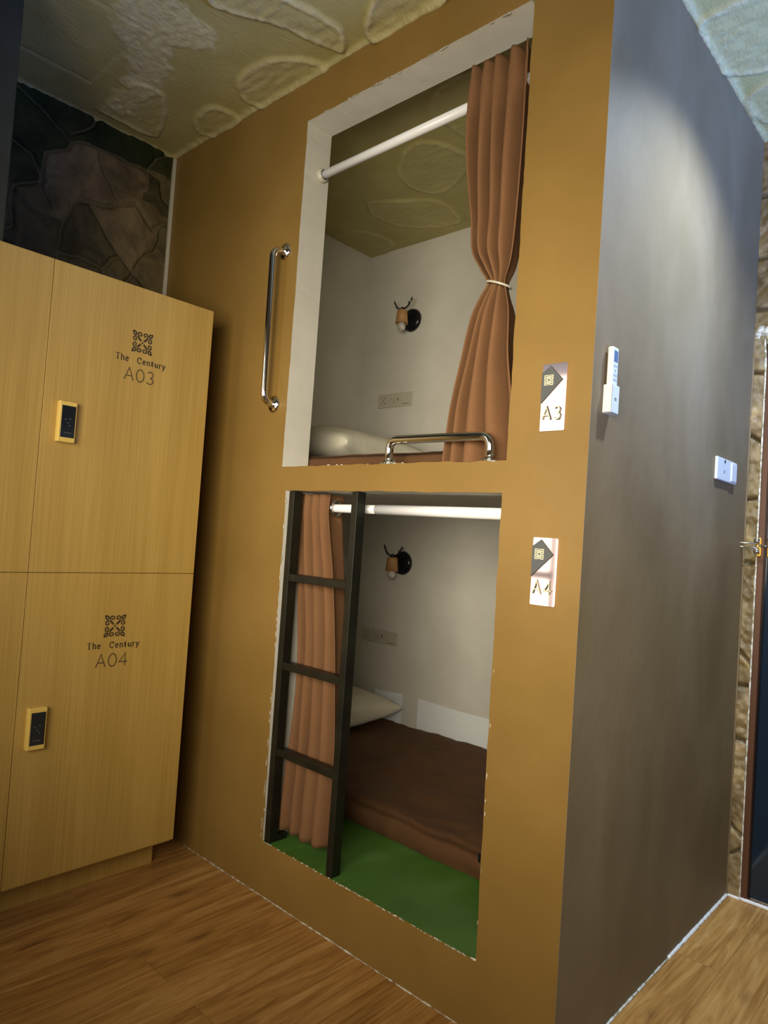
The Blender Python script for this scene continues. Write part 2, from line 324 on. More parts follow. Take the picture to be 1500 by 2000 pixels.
# --- ceiling with plaster reliefs of rounded stone outlines ---
ovals = [
 ([(0.72, -0.17), (0.86, -0.15), (0.95, -0.07), (0.97, 0.01), (0.84, 0.05), (0.71, 0.04), (0.6, -0.02), (0.62, -0.11)], 1),
 ([(0.32, -0.11), (0.45, -0.12), (0.49, -0.08), (0.49, 0.0), (0.34, 0.02), (0.26, -0.03)], .9),
 ([(0.1, -0.37), (0.33, -0.38), (0.37, -0.26), (0.15, -0.14), (0.08, -0.17), (0.07, -0.35)], .8),
 ([(0.9, -0.42), (0.98, -0.24), (1.02, -0.13), (1.07, -0.03), (1.13, -0.07), (1.15, -0.13), (1.12, -0.25), (1.05, -0.45)], 1.1),
 ([(1.2, -0.07), (1.25, -0.10), (1.36, -0.14), (1.55, -0.12), (1.52, -.01), (1.31, 0.02), (1.18, 0.0)], 1.2),
 ([(0.74, 0.62), (0.89, 0.52), (1.01, 0.57), (1.05, 0.7), (0.99, 0.8), (0.82, 0.89), (0.72, 0.87), (0.68, 0.74)], .6),
 ([(0.41, 0.78), (0.48, 0.78), (0.67, 0.9), (0.73, 1.0), (0.7, 1.14), (0.61, 1.17), (0.42, 1.08), (0.35, 0.93)], .7),
 ([(-0.05, 0.95), (0.18, 0.95), (0.23, 1.17), (0.01, 1.26)], .6), ([(1.12, .35), (1.4, .3), (1.5, .55), (1.3, .8), (1.12, .65)], .5),
 ([(1.96, 0.62), (2.00, 0.53), (2.11, 0.50), (2.3, 0.53), (2.33, 0.75), (2.15, .86), (2.0, 0.80)], 1.0), ([(2.01, .95), (2.2, .92), (2.3, 1.05), (2.2, 1.2), (2.03, 1.15)], .8)]
xs = np.linspace(-.02, 2.4, 345); ys = np.linspace(-.80, 1.30, 300); PX, PY = np.meshgrid(xs, ys)
wx = PX+vnoise(PX, PY, 14, 3)*.02; wy = PY+vnoise(PX, PY, 14, 5)*.02; h = np.zeros(PX.shape); patch = np.zeros(PX.shape)
sm = lambda x: np.clip(x, 0, 1)**2*(3-2*np.clip(x, 0, 1))
for pts, k in ovals:
    d = poly_sd(wx, wy, smooth_poly(pts)); one = sm(d/.012+.5); rim = np.exp(-((d-.012)/.009)**2)
    h += k*(one*(.0065+.005*vnoise(wx*1.0, wy*3, 24, 9))+rim*.0035*(1+1.6*vnoise(PX, PY, 9, 31))); patch = np.maximum(patch, k*(rim*.45+one*.25))
pp = poly_sd(wx+vnoise(PX, PY, 40, 6)*.05, wy+vnoise(PX, PY, 38, 8)*.05, [(0.08, -0.36), (0.40, -0.42), (.66, -.62), (.78, -.72), (0.84, -0.52), (0.80, -0.33), (0.72, -0.26), (0.66, -0.36), (0.38, -0.29), (0.17, -0.28)])
h += sm(pp/.02)*(.003+.004*vnoise(PX*1, PY*2, 50, 4)); patch = np.maximum(patch, sm(pp/.015)*.8)
for a, b in (((.204, -.80), (.213, -.465)), ((.213, -.465), (.638, -.47)), ((.638, -.47), (.60, -.80))):
    d = sdist_seg(PX, PY, a, b); h -= .003*np.exp(-(d/.005)**2); patch = np.maximum(patch, .8*np.exp(-(d/.0035)**2))
# lumpy plaster bead where ceiling meets the bunk walls
fy = np.abs(PY+.004)+np.where((PX > X1), 9, 0); fx = np.abs(PX-(X1+.004)); fl = np.abs(PX-.004)+np.where(PY > 0, 9, 0)
for dd, sd in ((fy, 11), (fx, 12), (fl, 13)):
    r = .008+.010*np.abs(vnoise(PX, PY, 42, sd))*2; h += .010*np.exp(-(dd/r)**2); patch = np.maximum(patch, .75*np.exp(-(dd/r)**2))
h += .004*vnoise(PX, PY, 6, 2)
P = np.stack([PX, PY, H-h], -1)
ev = []; ef = []
for (a, b, c, d_) in ((-.05, RX+.05, RY-.05, -.795), (2.395, RX+.05, -.80, D+.05)):
    k = len(ev); ev += [(a, c, H), (b, c, H), (b, d_, H), (a, d_, H)]; ef.append([k, k+3, k+2, k+1])
grid_mesh('ceiling', P, {'patch': patch}, 'ceiling', flip=True, extra=(ev, ef))
# --- stone wall on the left, grooves between flagstones ---
gr = [[(-0.63, 2.74), (-0.43, 2.63), (-0.45, 2.59), (-0.52, 2.545), (-0.535, 2.44), (-.515, 2.38), (-0.48, 2.32), (-0.44, 2.32), (-0.41, 2.385), (-0.38, 2.42), (-.28, 2.44), (-0.21, 2.47), (-0.16, 2.49), (-0.08, 2.42), (-0.04, 2.455), (-0.0, 2.47)],
 [(-0.43, 2.63), (-0.37, 2.65), (-0.13, 2.655), (-0.06, 2.64), (-0.04, 2.57), (-.0, 2.54)], [(-0.80, 2.60), (-0.64, 2.54), (-0.57, 2.51), (-0.525, 2.44), (-0.62, 2.38), (-0.625, 2.31), (-0.61, 2.23), (-0.70, 2.19)],
 [(-0.44, 2.32), (-0.45, 2.19), (-.46, 2.0), (-.40, 1.9)], [(-0.34, 2.42), (-0.23, 2.28), (-0.1, 2.18), (0, 2.1)], [(-0.33, 2.65), (-0.29, 2.57), (-0.23, 2.47)], [(-0.43, 2.66), (-.39, 2.69), (-0.34, 2.76)],
 [(-0.04, 2.455), (-0.04, 2.38), (-.06, 2.33), (-0.1, 2.30), (-0.14, 2.22), (-.2, 2.1), (-.18, 1.9)], [(-0.28, 2.19), (-0.21, 2.26)], [(-0.45, 2.19), (-0.38, 2.20), (-0.28, 2.19), (-.2, 2.1)], [(-0.12, 2.655), (-0.08, 2.72), (-0.03, 2.76)],
 [(-.8, 2.25), (-.70, 2.19), (-.61, 2.15), (-.46, 2.0)]]
ysg = np.linspace(-.80, 0, 230); zsg = np.linspace(1.9, 2.765, 250); PY, PZ = np.meshgrid(ysg, zsg)
wy = PY+vnoise(PY, PZ, 25, 1)*.012; wz = PZ+vnoise(PY, PZ, 25, 2)*.012; dmin = np.full(PY.shape, 9.)
for g in gr:
    for a, b in zip(g, g[1:]): dmin = np.minimum(dmin, sdist_seg(wy, wz, a, b))
seeds = [(-.25, 2.70, .0), (-.56, 2.73, .0), (-.52, 2.62, .05), (-.60, 2.46, .12), (-.42, 2.5, 1), (-.39, 2.70, .1), (-.2, 2.57, .85), (-.53, 2.3, .55), (-.68, 2.35, .4), (-.36, 2.3, .45), (-.33, 2.25, .45), (-.2, 2.38, .95), (-.05, 2.55, .3), (-.04, 2.62, .5), (-.08, 2.46, .85), (-.06, 2.25, .8), (-.24, 2.2, .6), (-.03, 2.70, .1), (-.1, 2.0, .5), (-.3, 2.0, .5), (-.6, 2.0, .5), (-.02, 2.42, .5)]
lab = np.full(PY.shape, -1); from collections import deque
dq = deque(); ny, nx = PY.shape
for k, (a, b, t) in enumerate(seeds):
    i = int(round((b-1.9)/.865*(ny-1))); j = int(round((a+.8)/.8*(nx-1))); i = min(max(i, 0), ny-1); j = min(max(j, 0), nx-1); lab[i, j] = k; dq.append((i, j))
def bfs(block):
    while dq:
        i, j = dq.popleft()
        for a, b in ((i+1, j), (i-1, j), (i, j+1), (i, j-1)):
            if 0 <= a < ny and 0 <= b < nx and lab[a, b] < 0 and not block[a, b]: lab[a, b] = lab[i, j]; dq.append((a, b))
bfs(dmin < .0045)
for i, j in zip(*np.where(lab >= 0)): dq.append((i, j))
bfs(np.zeros(PY.shape, bool))
tint = np.array([s[2] for s in seeds])[lab]
h = .014*(1-np.exp(-(dmin/.010)**2))+.008*vnoise(PY, PZ, 12, 7)+.004*vnoise(PY, PZ, 40, 8)
P = np.stack([.002+h, PY, PZ], -1)
ev = []; ef = []
for (a, b, c, d_) in ((-.8, 0, -.02, 1.9), (RY, -.8, -.02, H)):
    k = len(ev); ev += [(.01, a, c), (.01, b, c), (.01, b, d_), (.01, a, d_)]; ef.append([k, k+1, k+2, k+3])
grid_mesh('wall_left', P, {'tint': tint, 'groove': np.exp(-(dmin/.0035)**2)*.8}, 'stone', extra=(ev, ef))
# --- bunk front wall: face with two openings, white reveals ---
def wob(p, q, n, amp):
    out = []
    for i in range(n):
        t = i/n; x = p[0]+(q[0]-p[0])*t; z = p[1]+(q[1]-p[1])*t; k = amp*2.2*min(1, i/3, (n-i)/3)
        w2 = noise.noise(Vector((x*16, z*16, 4)))+.5*noise.noise(Vector((x*55, z*55, 9))); hz = abs(q[0]-p[0]) > abs(q[1]-p[1])
        out.append((x+(0 if hz else w2*k), z+(w2*k if hz else 0)))
    return out
def loop4(c, amp, nn_=(40, 60)): return wob(c[0], c[1], nn_[0], amp)+wob(c[1], c[2], nn_[1], amp)+wob(c[2], c[3], nn_[0], amp)+wob(c[3], c[0], nn_[1], amp)
bm = B()
outer = [(0.0, 0), (X1, 0), (X1, H), (0.0, H)]
up = loop4([(XL-.002, ZS-.001), (XR+.002, ZS), (XR, ZT+.004), (XL, ZT)], .0013)
lo = loop4([(XL2+.004, ZLB), (XR2, ZLB+.001), (XR2-.008, ZLT), (XL2-.008, ZLT+.001)], .0013)
edges = []; loops = []
for L in (outer, up, lo):
    vs = [bm.verts.new((x, 0, z)) for x, z in L]; es = [bm.edges.new((vs[i], vs[(i+1) % len(vs)])) for i in range(len(vs))]; edges += es; loops.append(vs)
bmesh.ops.triangle_fill(bm, use_beauty=True, use_dissolve=False, edges=edges)
for f in bm.faces:
    f.material_index = 0
    if f.normal.y > 0: f.normal_flip()
for L, (x0, x1, z0, z1) in ((loops[1], (XL, XR, ZS, ZT)), (loops[2], (XL2, XR2, ZLB, ZLT))):
    back = []
    for v in L:
        # the rear edge of the reveal is straight
        bx, bz = v.co.x, v.co.z
        if abs(bz-z0) < .008: bz = z0
        if abs(bz-z1) < .008: bz = z1
        if abs(bx-x0) < .012: bx = x0
        if abs(bx-x1) < .012: bx = x1
        back.append(bm.verts.new((bx, T, bz)))
    n = len(L)
    for i in range(n):
        a, b = L[i].co, L[(i+1) % n].co; f = bm.faces.new((L[i], back[i], back[(i+1) % n], L[(i+1) % n])); f.material_index = 1
        if abs(a.z-z0) < .01 and abs(b.z-z0) < .01 and L is loops[2]: f.material_index = 2
# inner face of the wall
for (a, b, c, d_) in ((0, XL-.003, 0, H), (XR+.004, X1, 0, H), (XL-.003, XR+.004, ZT+.003, H), (XL-.003, XR+.004, ZLT+.003, ZS-.003), (XL-.003, XR+.004, 0, ZLB-.002)):
    vs = [bm.verts.new((x, T, z)) for x, z in ((a, c), (b, c), (b, d_), (a, d_))]; f = bm.faces.new(vs); f.material_index = 1
obj('wall_front', bm, ['ochre', 'white', 'green'], kind='structure', keep=True)
# right side of the bunk block, its back wall, inner walls, slabs
bm = B(); box(bm, X1-.07, X1, .0005, D, 0, H+.02)
bmesh.ops.recalc_face_normals(bm, faces=bm.faces)
for f in bm.faces: f.material_index = 0 if f.normal.x > .5 else 1
obj('wall_side', bm, ['sidepaint', 'white'], kind='structure', keep=False)
bm = B(); box(bm, -.03, X1-.07, YB, D+.02, 0, H+.02); obj('wall_back', bm, 'white', kind='structure')
bm = B(); box(bm, -.05, .0, T, YB, 0, H+.02); obj('wall_bunk', bm, 'white', kind='structure')
bm = B(); box(bm, 0, XI+.024, T+.0005, YB, 0, ZLB-.001)
bmesh.ops.recalc_face_normals(bm, faces=bm.faces)
for f in bm.faces: f.material_index = 1 if f.normal.z > .5 else 0
obj('floor_bunk', bm, ['white', 'green'], kind='structure')
bm = B(); box(bm, 0, XI+.024, T+.0005, YB, ZLT, ZS); obj('floor_bunk_upper', bm, 'white', kind='structure')
# paler cool white patches low on the back wall inside the lower bunk
# --- stone wall beside the side wall with the door ---
DX = 2.040
gz = [2.312, 2.127, 1.883, 1.67, 1.415, 1.194, .897, .747, .552, .277, .133, 2.55]
xs = np.linspace(1.96, 2.06, 26); zs = np.linspace(0, 2.10, 520)
def stone_strip(name_xs, name_zs, seed):
    PX, PZ = np.meshgrid(name_xs, name_zs); rng = random.Random(seed); dm = np.full(PX.shape, 9.); tint = np.zeros(PX.shape)
    for k, z in enumerate(gz):
        sl = [.0, -.05, .05, -.5, .2, -.05, -.9, .1, .05, -.7, .5, 0][k]
        pts = [(1.96+i*.04, z+sl*i*.04+rng.uniform(-.006, .006)) for i in range(40)]
        for a, b in zip(pts, pts[1:]):
            dm = np.minimum(dm, sdist_seg(PX, PZ, a, b))
    for x0, z0, z1 in ((2.2, 2.05, 2.3), (2.5, 2.3, 2.56), (2.38, 2.05, 2.14), (2.7, 2.05, 2.32), (2.25, 2.55, 2.77), (3.0, 1.4, 1.9), (3.2, 0, .9)):
        dm = np.minimum(dm, sdist_seg(PX, PZ, (x0, z0), (x0+.05, z1)))
    tint = .5+vnoise(PX, PZ, 5, 21); h = .016*(1-np.exp(-(dm/.007)**2))+.012*vnoise(PX, PZ, 22, 22)+.007*vnoise(PX, PZ, 60, 23)
    return np.stack([PX, D-.001-h, PZ], -1), {'tint': tint, 'groove': np.exp(-(dm/.004)**2)*.9}
P, A_ = stone_strip(np.linspace(1.96, DX-.004, 22), np.linspace(0, 2.025, 500), 5)
grid_mesh('wall_rear', P, A_, 'stone2', extra=([(DX-.004, D, 0), (DX-.004, D, 2.025), (1.96, D, 2.025), (1.96, D, 0)], [[0, 3, 2, 1]]))
P, A_ = stone_strip(np.linspace(1.96, 2.9, 140), np.linspace(2.025, H+.01, 180), 5)
grid_mesh('wall_rear', P, A_, 'stone2', extra=([(2.86, D, 0), (RX, D, 0), (RX, D, 2.03), (2.86, D, 2.03), (2.9, D, 2.03), (RX, D, 2.03), (RX, D, H), (2.9, D, H)], [[0, 1, 2, 3], [4, 5, 6, 7]]))
# --- door ---
dr = empty('door_1', (DX+.01, D, 0), None, None); dr['kind'] = 'structure'
bm = B(); box(bm, DX, DX+.021, D-.022, D+.04, .0, 2.02); box(bm, DX+.79, DX+.82, D-.022, D+.04, 0, 2.02); box(bm, DX+.0212, DX+.7898, D-.0215, D+.0395, 1.99, 2.02)
obj('door_frame', bm, 'brownframe', dr, bevel=.003)
bm = B(); box(bm, DX+.021, DX+.79, D+.004, D+.03, .012, 1.99); obj('door_panel', bm, 'doorglass', dr, bevel=.002)
bm = B(); box(bm, DX+.0215, DX+.026, D-.004, D+.003, .012, 1.99); obj('glazing_bead', bm, 'black', dr)
# gold bolt with a long bent rod
bm = B(); box(bm, DX-.003, DX+.014, D-.035, D-.023, 1.215, 1.285); box(bm, DX+.03, DX+.10, D-.018, D+.003, 1.215, 1.285); obj('latch_plate', bm, 'gold', dr, bevel=.004)
bm = B(); tube(bm, [(DX+.10, D-.045, 1.252), (DX+.01, D-.05, 1.256)], .0045)
tube(bm, [(DX+.01, D-.05, 1.262), (DX-.045, D-.062, 1.264), (DX-.052, D-.064, 1.258), (DX-.045, D-.062, 1.249), (DX+.01, D-.05, 1.247)], .0022, 8)
lathe(bm, [(0, 0), (.009, 0), (.011, .006), (.009, .012), (0, .012)], (DX+.006, D-.052, 1.272), (0, -1, 0), 14); lathe(bm, [(0, 0), (.009, 0), (.011, .006), (.009, .012), (0, .012)], (DX+.006, D-.052, 1.235), (0, -1, 0), 14)
lathe(bm, [(0, 0), (.0045, 0), (.005, .004), (0, .007)], (DX-.05, D-.063, 1.268), (0, 0, 1), 10)
obj('latch_bolt', bm, 'chrome', dr, smooth=True)
# caulk, edge trims and a bead imitating light under the door
def bead(name, pts, r, amp, seed, m='whitecaulk', n=8):
    rng = random.Random(seed); out = []; rr = []
    for a, b in zip(pts, pts[1:]):
        a = Vector(a); b = Vector(b); k = max(2, int((b-a).length/.012))
        for i in range(k): out.append(a.lerp(b, i/k)); rr.append(max(.0004, r*(1+rng.uniform(-amp, amp))))
    out.append(Vector(pts[-1])); rr.append(r); bm = B(); tube(bm, out, rr, n); return obj(name, bm, m, smooth=True, kind='structure')
bead('trim_1', [(DX-.002, D-.017, 0), (DX-.003, D-.017, 1.9), (DX-.010, D-.016, 2.01)], .0040, .35, 1)
bead('trim_2', [(X1+.001, D-.02, 0), (X1+.001, D-.02, 2.05)], .004, .2, 2, 'sidepaint')
bead('trim_3', [(X1+.001, D-.02, .003), (X1+.001, .70, .003)], .0065, .25, 3, 'rodwhite')
bead('trim_4', [(X1+.001, .70, .002), (X1+.001, 0, .002)], .003, .5, 4)
bead('trim_5', [(X1, D-.018, .003), (DX, D-.018, .003)], .005, .3, 5, 'rodwhite')
bead('trim_6', [(DX, D-.02, .006), (DX+.82, D-.02, .006)], .007, .1, 6, 'rodwhite')  # white bead painted in for the line of daylight under the door
bead('trim_7', [(.46, -.001, .002), (X1, -.001, .001)], .0014, .95, 7)
bm = B()
for i in range(34):
    a = i/33; x = DX-.030+.055*a+random.uniform(-.008, .008); z = 2.030+.016*math.sin(a*5)+random.uniform(-.020, .016); r = random.uniform(.008, .014)
    bmesh.ops.create_icosphere(bm, subdivisions=2, radius=r, matrix=Matrix.Translation((x, D-.014, z))@Matrix.Diagonal((1.2, .7, .9, 1)))
for v in bm.verts: v.co += Vector((1, .5, 1))*noise.noise(v.co*140)*.004
obj('trim_8', bm, 'whitecaulk', smooth=True, kind='structure')
bm = B(); box(bm, .012, .028, -.014, -.0005, 1.2, H-.012); obj('trim_9', bm, 'plasticcream', kind='structure', bevel=.002)
# chipped plaster flecks along the opening edges
bm = B()
def fleck(x, z, w_, h_):
    fr = (Vector((0, 0, 0)), Vector((1, 0, 0)), Vector((0, 0, 1)), Vector((0, -1, 0))); n = 7; poly(bm, [(x+w_*math.cos(i*6.283/n)*random.uniform(.6, 1), z+h_*math.sin(i*6.283/n)*random.uniform(.6, 1)) for i in range(n)], .0012+random.uniform(0, .0006), fr, -.0002)
for i in range(90):
    x = random.choice([random.uniform(XL2, XR2), random.uniform(1.3, XR2)]); fleck(x, ZLB+random.uniform(-.0015, .001), random.uniform(.002, .007), random.uniform(.0008, .0022))
for i in range(26): fleck(XL2-.004+random.uniform(-.002, 0), random.uniform(ZLB, ZLT), .0012, random.uniform(.004, .02))
for i in range(22): fleck(random.uniform(XL, XR), ZT+random.uniform(-.001, .002), random.uniform(.004, .014), .0016)
for i in range(8): fleck(random.uniform(XL, XR), ZS+random.uniform(-.001, .001), random.uniform(.003, .01), .0012)
for i in range(7): fleck(XR2+random.uniform(-.001, .001), random.uniform(ZLB, 1.0), .001, random.uniform(.002, .01))
fleck(XL2+.002, ZLB+.10, .003, .005); fleck(XR2-.006, ZLB+.002, .012, .003)
obj('trim_10', bm, 'whitecaulk', kind='structure')
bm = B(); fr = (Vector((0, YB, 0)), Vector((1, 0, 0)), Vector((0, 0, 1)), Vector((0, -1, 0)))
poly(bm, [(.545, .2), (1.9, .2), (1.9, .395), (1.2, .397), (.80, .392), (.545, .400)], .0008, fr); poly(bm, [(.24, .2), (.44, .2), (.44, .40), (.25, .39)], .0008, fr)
obj('trim_11', bm, 'freshwhite', kind='structure')  # paler, cooler white panels on the lower bunk back wall
# unseen walls of the room, with windows added to light it
def wall_with_added_window(name, axis, pos, a0, a1, w0, w1, z0, z1, mt, idx):
    bm = B()
    for (p, q, c, d_) in ([(a0, w0, 0, H)] if axis == 'x' else [(a0, .48, 0, H), (.48, 1.08, 0, .78), (.48, 1.08, 2.32, H), (1.08, w0, 0, H)])+[(w1, a1, 0, H), (w0, w1, 0, z0), (w0, w1, z1, H)]:
        if axis == 'y': box(bm, p, q, pos-.1, pos, c, d_)
        else: box(bm, pos, pos+.1, p, q, c, d_)
    obj(name, bm, mt, kind='structure')
    bm = B(); mid = (w0+w1)/2; zm = z0+(z1-z0)*.62
    for (p, q, c, d_) in ((w0, w0+.05, z0, z1), (w1-.05, w1, z0, z1), (w0, w1, z0, z0+.05), (w0, w1, z1-.05, z1), (mid-.03, mid+.03, z0, z1), (w0, w1, zm-.025, zm+.025)):
        if axis == 'y': box(bm, p, q, pos-.06, pos-.01, c, d_)
        else: box(bm, pos+.01, pos+.06, p, q, c, d_)
    obj('window_%d' % idx, bm, 'brownframe', kind='structure', bevel=.004)
wall_with_added_window('wall_camera_side', 'y', RY, -.05, RX+.1, 1.60, 3.2, 1.0, 1.96, 'wallgrey', 1)
wall_with_added_window('wall_right', 'x', RX, RY-.1, D+.1, -.4, 1.2, .5, 1.9, 'wallgrey', 2)
bm = B()
for (p, q, c, d_) in ((.48, .52, .78, 2.32), (1.04, 1.08, .78, 2.32), (.48, 1.08, .78, .82), (.48, 1.08, 2.28, 2.32), (.48, 1.08, 1.54, 1.60)): box(bm, p, q, RY-.06, RY-.01, c, d_)
for (p, q, c, d_) in ((.805, .832, .80, 1.60), (.48, .832, 1.02, 1.06), (.48, 1.08, 1.56, 1.60)): box(bm, p, q, RY+.020, RY+.04, c, d_)
obj('window_3', bm, 'brownframe', kind='structure', bevel=.004)  # unseen frame and bars added to shape the number plate reflections
# ================= LOCKERS =================
HL, HM, HB, YR, YS, XF = 1.947, 1.023, .111, -.138, -.687, .6187
lk0 = None
def lock(par, y, z):
    # gold housing with a black touch panel; y,z = centre
    bm = B(); box(bm, XF, XF+.022, y-.027, y+.025, z-.062, z+.060); hs = obj('lock', bm, 'goldpaint', par, bevel=.003, label='gold electronic lock with black touch panel')
    bm = B(); box(bm, XF+.0215, XF+.0228, y-.020, y+.021, z-.048, z+.047); obj('touch_panel', bm, 'screen', hs, bevel=.001)
    fr = (Vector((XF+.0229, y, z)), Vector((0, 1, 0)), Vector((0, 0, 1)), Vector((1, 0, 0))); bm = B()
    for a, b in ((-.008, .006), (.006, .008), (0, -.004), (.005, -.012)): poly(bm, arc(a, b, .0022, .0022, 0, 315, 7), .0003, fr)
    ribbon(bm, [(-.011, -.034), (.012, -.034)], .0022, .0003, fr); obj('panel_mark', bm, 'grey', hs)
def door_marks(par, num, yc, zt):
    fr = (Vector((XF, 0, 0)), Vector((0, 1, 0)), Vector((0, 0, 1)), Vector((1, 0, 0)))
    bm = B(); scroll_emblem(bm, fr, yc, zt+.002, .037, .0006, .115); obj('emblem', bm, 'darkline', par)
    bm = B(); hh = .0188; wt = twidth('The  Century', hh, 1.0, .12); xe = text(bm, 'The', fr, yc-wt/2, zt-.067, hh, .0030, .0006, serif=True, sx=1.0, gap=.12); obj('lettering', bm, 'darkline', par); bm = B(); text(bm, '  Century', fr, xe, zt-.067, hh, .0030, .0006, serif=True, sx=1.0, gap=.12); obj('lettering', bm, 'darkline', par)
    bm = B(); hh = .040; wt = twidth(num, hh, 1.05, .05); text(bm, num, fr, yc-wt/2, zt-.126, hh, .0036, .0006, sx=1.05, gap=.05); obj('number', bm, 'thinline', par)
def locker(y0, y1, label, marked):
    t = empty('locker', ((XF-.03)/2, (y0+y1)/2, 0), label, 'locker', 'wooden lockers by the stone wall')
    bm = B(); box(bm, .03, XF-.019, y0+.001, y1-.001, HB-.012, HL); obj('body', bm, 'laminate', t)
    bm = B(); box(bm, .05, .522, y0+.001, y1-.001 if not marked else y1-.018, 0, HB-.012); obj('plinth', bm, 'laminate', t, bevel=.001)
    g = .0016
    for z0, z1, num, lz in ((HM+g/2, HL, 'A03', 1.474), (HB, HM-g/2, 'A04', .570)):
        bm = B(); box(bm, XF-.018, XF, y0+g/2, y1-g/2, z0, z1); d = obj('door', bm, 'laminate', t, bevel=.0009)
        lock(d, y0+(.068 if num == 'A03' else .055), lz)
        if marked: door_marks(d, num, -.395 if num == 'A03' else -.410, 1.768 if num == 'A03' else .853)
    return t
locker(YS, YR, 'tall two-door oak laminate locker printed A03 and A04, next to the bunk wall', True)
locker(YS-.549, YS, 'unmarked strip of oak laminate locker at the left edge, beside the A03 A04 one', False)
# dark boxed pillar standing above the lockers
bm = B(); box(bm, .01, .60, -1.2, -.822, HL, H+.01); tagit(obj('pillar', bm, 'pillar', bevel=.004), 'dark grey-green boxed pillar rising from the locker top to the ceiling', 'pillar')
# ================= LADDER =================
t = empty('bunk_ladder', (1.09, .02, ZLB), 'black metal ladder with three rungs standing in the lower bunk opening', 'ladder')
bm = B(); box(bm, .935, .961, .001, .037, ZLB, ZLT-.001); obj('stile', bm, 'blackmetal', t, bevel=.0015)
bm = B(); box(bm, 1.231, 1.256, .001, .038, ZLB, ZLT-.001); obj('stile', bm, 'blackmetal', t, bevel=.0015)
for z in (1.029, .739, .458): bm = B(); box(bm, .961, 1.231, .004, .036, z, z+.024); obj('rung', bm, 'blackmetal', t, bevel=.0015)
bm = B(); box(bm, .936, .962, .037, .075, ZLB, ZLB+.02); obj('foot', bm, 'blackmetal', t, bevel=.0015)
# ================= CURTAIN RODS =================
def rod(z, r, xa, xb, step, label, sl=0):
    t = empty('curtain_rod', ((xa+xb)/2, .078, z), label, 'curtain rod', 'white tension rods')
    za, zb = z, z+sl
    at = lambda x: (x, .078, za+(zb-za)*(x-xa)/(xb-xa))
    bm = B(); tube(bm, [at(xa+.004), at(step)], r*.86, 20); obj('inner_tube', bm, 'rodwhite', t, smooth=True)
    bm = B(); tube(bm, [at(step-.002), at(xb-.004)], r, 20); obj('outer_tube', bm, 'rodwhite', t, smooth=True)
    for x, s in ((xa, 1), (xb, -1)):
        bm = B(); lathe(bm, [(0, 0), (r*1.5, 0), (r*1.5, .005), (r*1.2, .016), (r*1.05, .017)], (x, .078, za if s > 0 else zb), (s, 0, 0), 20); obj('end_cap', bm, 'plasticcream' if s > 0 else 'rodwhite', t, smooth=True)
rod(2.446, .0165, XL, XR, 1.54, 'white tension rod high across the upper bunk opening', .012)
rod(1.2785, .0158, XL2-.008, XR2-.008, 1.27, 'white tension rod across the top of the lower bunk opening')
# ================= CURTAINS =================
def interp(keys, z):
    keys = sorted(keys); zs_ = [k[0] for k in keys]
    if z <= zs_[0]: return keys[0][1:]
    if z >= zs_[-1]: return keys[-1][1:]
    i = max(k for k in range(len(keys)-1) if zs_[k] <= z); a, b = keys[i], keys[i+1]; p = keys[max(i-1, 0)]; q = keys[min(i+2, len(keys)-1)]; dz = b[0]-a[0]; t = (z-a[0])/dz; out = []
    for k in range(1, len(a)):
        m0 = (b[k]-p[k])/(b[0]-p[0])*dz; m1 = (q[k]-a[k])/(q[0]-a[0])*dz
        out.append((2*t**3-3*t*t+1)*a[k]+(t**3-2*t*t+t)*m0+(3*t*t-2*t**3)*b[k]+(t**3-t*t)*m1)
    return out
def curtain(par, keys, npl, z0, z1, nz, tail=.5, wav=0, seed=1, zr=0):
    # plan curve: x from xa to xb, rounded pleats swing between y front and y back, grooves narrower than the folds; ends on a back ridge
    bm = B(); nt = int((npl+tail)*22)+1; rows = []
    for i in range(nz+1):
        z = z0+(z1-z0)*i/nz; xa, xb, yf, yb, pw = interp(keys, z); row = []
        for j in range(nt):
            s = j/(nt-1)*(npl+tail); u = s/(npl+tail); X = lambda q: xa+(xb-xa)*(max(0, min(1, q))**pw)
            pitch = X(u+.5/(npl+tail))-X(u-.5/(npl+tail)); kk = .09+.21*math.exp(-((z-zr)/.06)**2); x = X(u)-pitch*kk*math.sin(2*math.pi*s)
            c = math.cos(2*math.pi*s); y = (yf+yb)/2+(yb-yf)/2*(c+.12*math.cos(4*math.pi*s)-.12*0)
            x += noise.noise(Vector((s*1.1, z*2.2, seed*7.3)))*wav; y += noise.noise(Vector((s*1.4+9, z*2.6, seed)))*wav*1.6*(.35 if abs(z-zr) < .05 else 1)
            row.append(bm.verts.new((x, y, z+noise.noise(Vector((s, 0, seed)))*.006*(1 if i == 0 else 0))))
        rows.append(row)
    for a, b in zip(rows, rows[1:]):
        for j in range(nt-1): bm.faces.new((a[j], a[j+1], b[j+1], b[j]))
    o = obj('cloth', bm, 'curtain', par, smooth=True)
    sd = o.modifiers.new('solid', 'SOLIDIFY'); sd.thickness = .0022; sd.offset = 0
    return o
def ring(bm, c, r, rt, axis, n=24): 
    axis = Vector(axis).normalized(); u = axis.orthogonal().normalized(); v = axis.cross(u); tube(bm, [Vector(c)+(u*math.cos(2*math.pi*i/n)+v*math.sin(2*math.pi*i/n))*r for i in range(n)], rt, 8, closed=True)
t = empty('curtain', (1.03, .07, 1.2785), 'brown woven curtain bunched behind the black ladder in the lower bunk', 'curtain', 'brown bunk curtains')
curtain(t, [(1.322, .915, 1.085, .042, .126, 1.15), (1.25, .915, 1.085, .042, .122, 1.15), (1.05, .930, 1.125, .048, .118, 1.2), (.76, .960, 1.165, .048, .110, 1.25), (.22, .93, 1.185, .048, .095, 1.1)], 4, .205, 1.322, 70, wav=.008, seed=2, zr=1.2785)
bm = B(); ring(bm, (1.083, .08, 1.2785), .024, .0045, (1, 0, 0)); obj('grommet', bm, 'chrome', t, smooth=True)
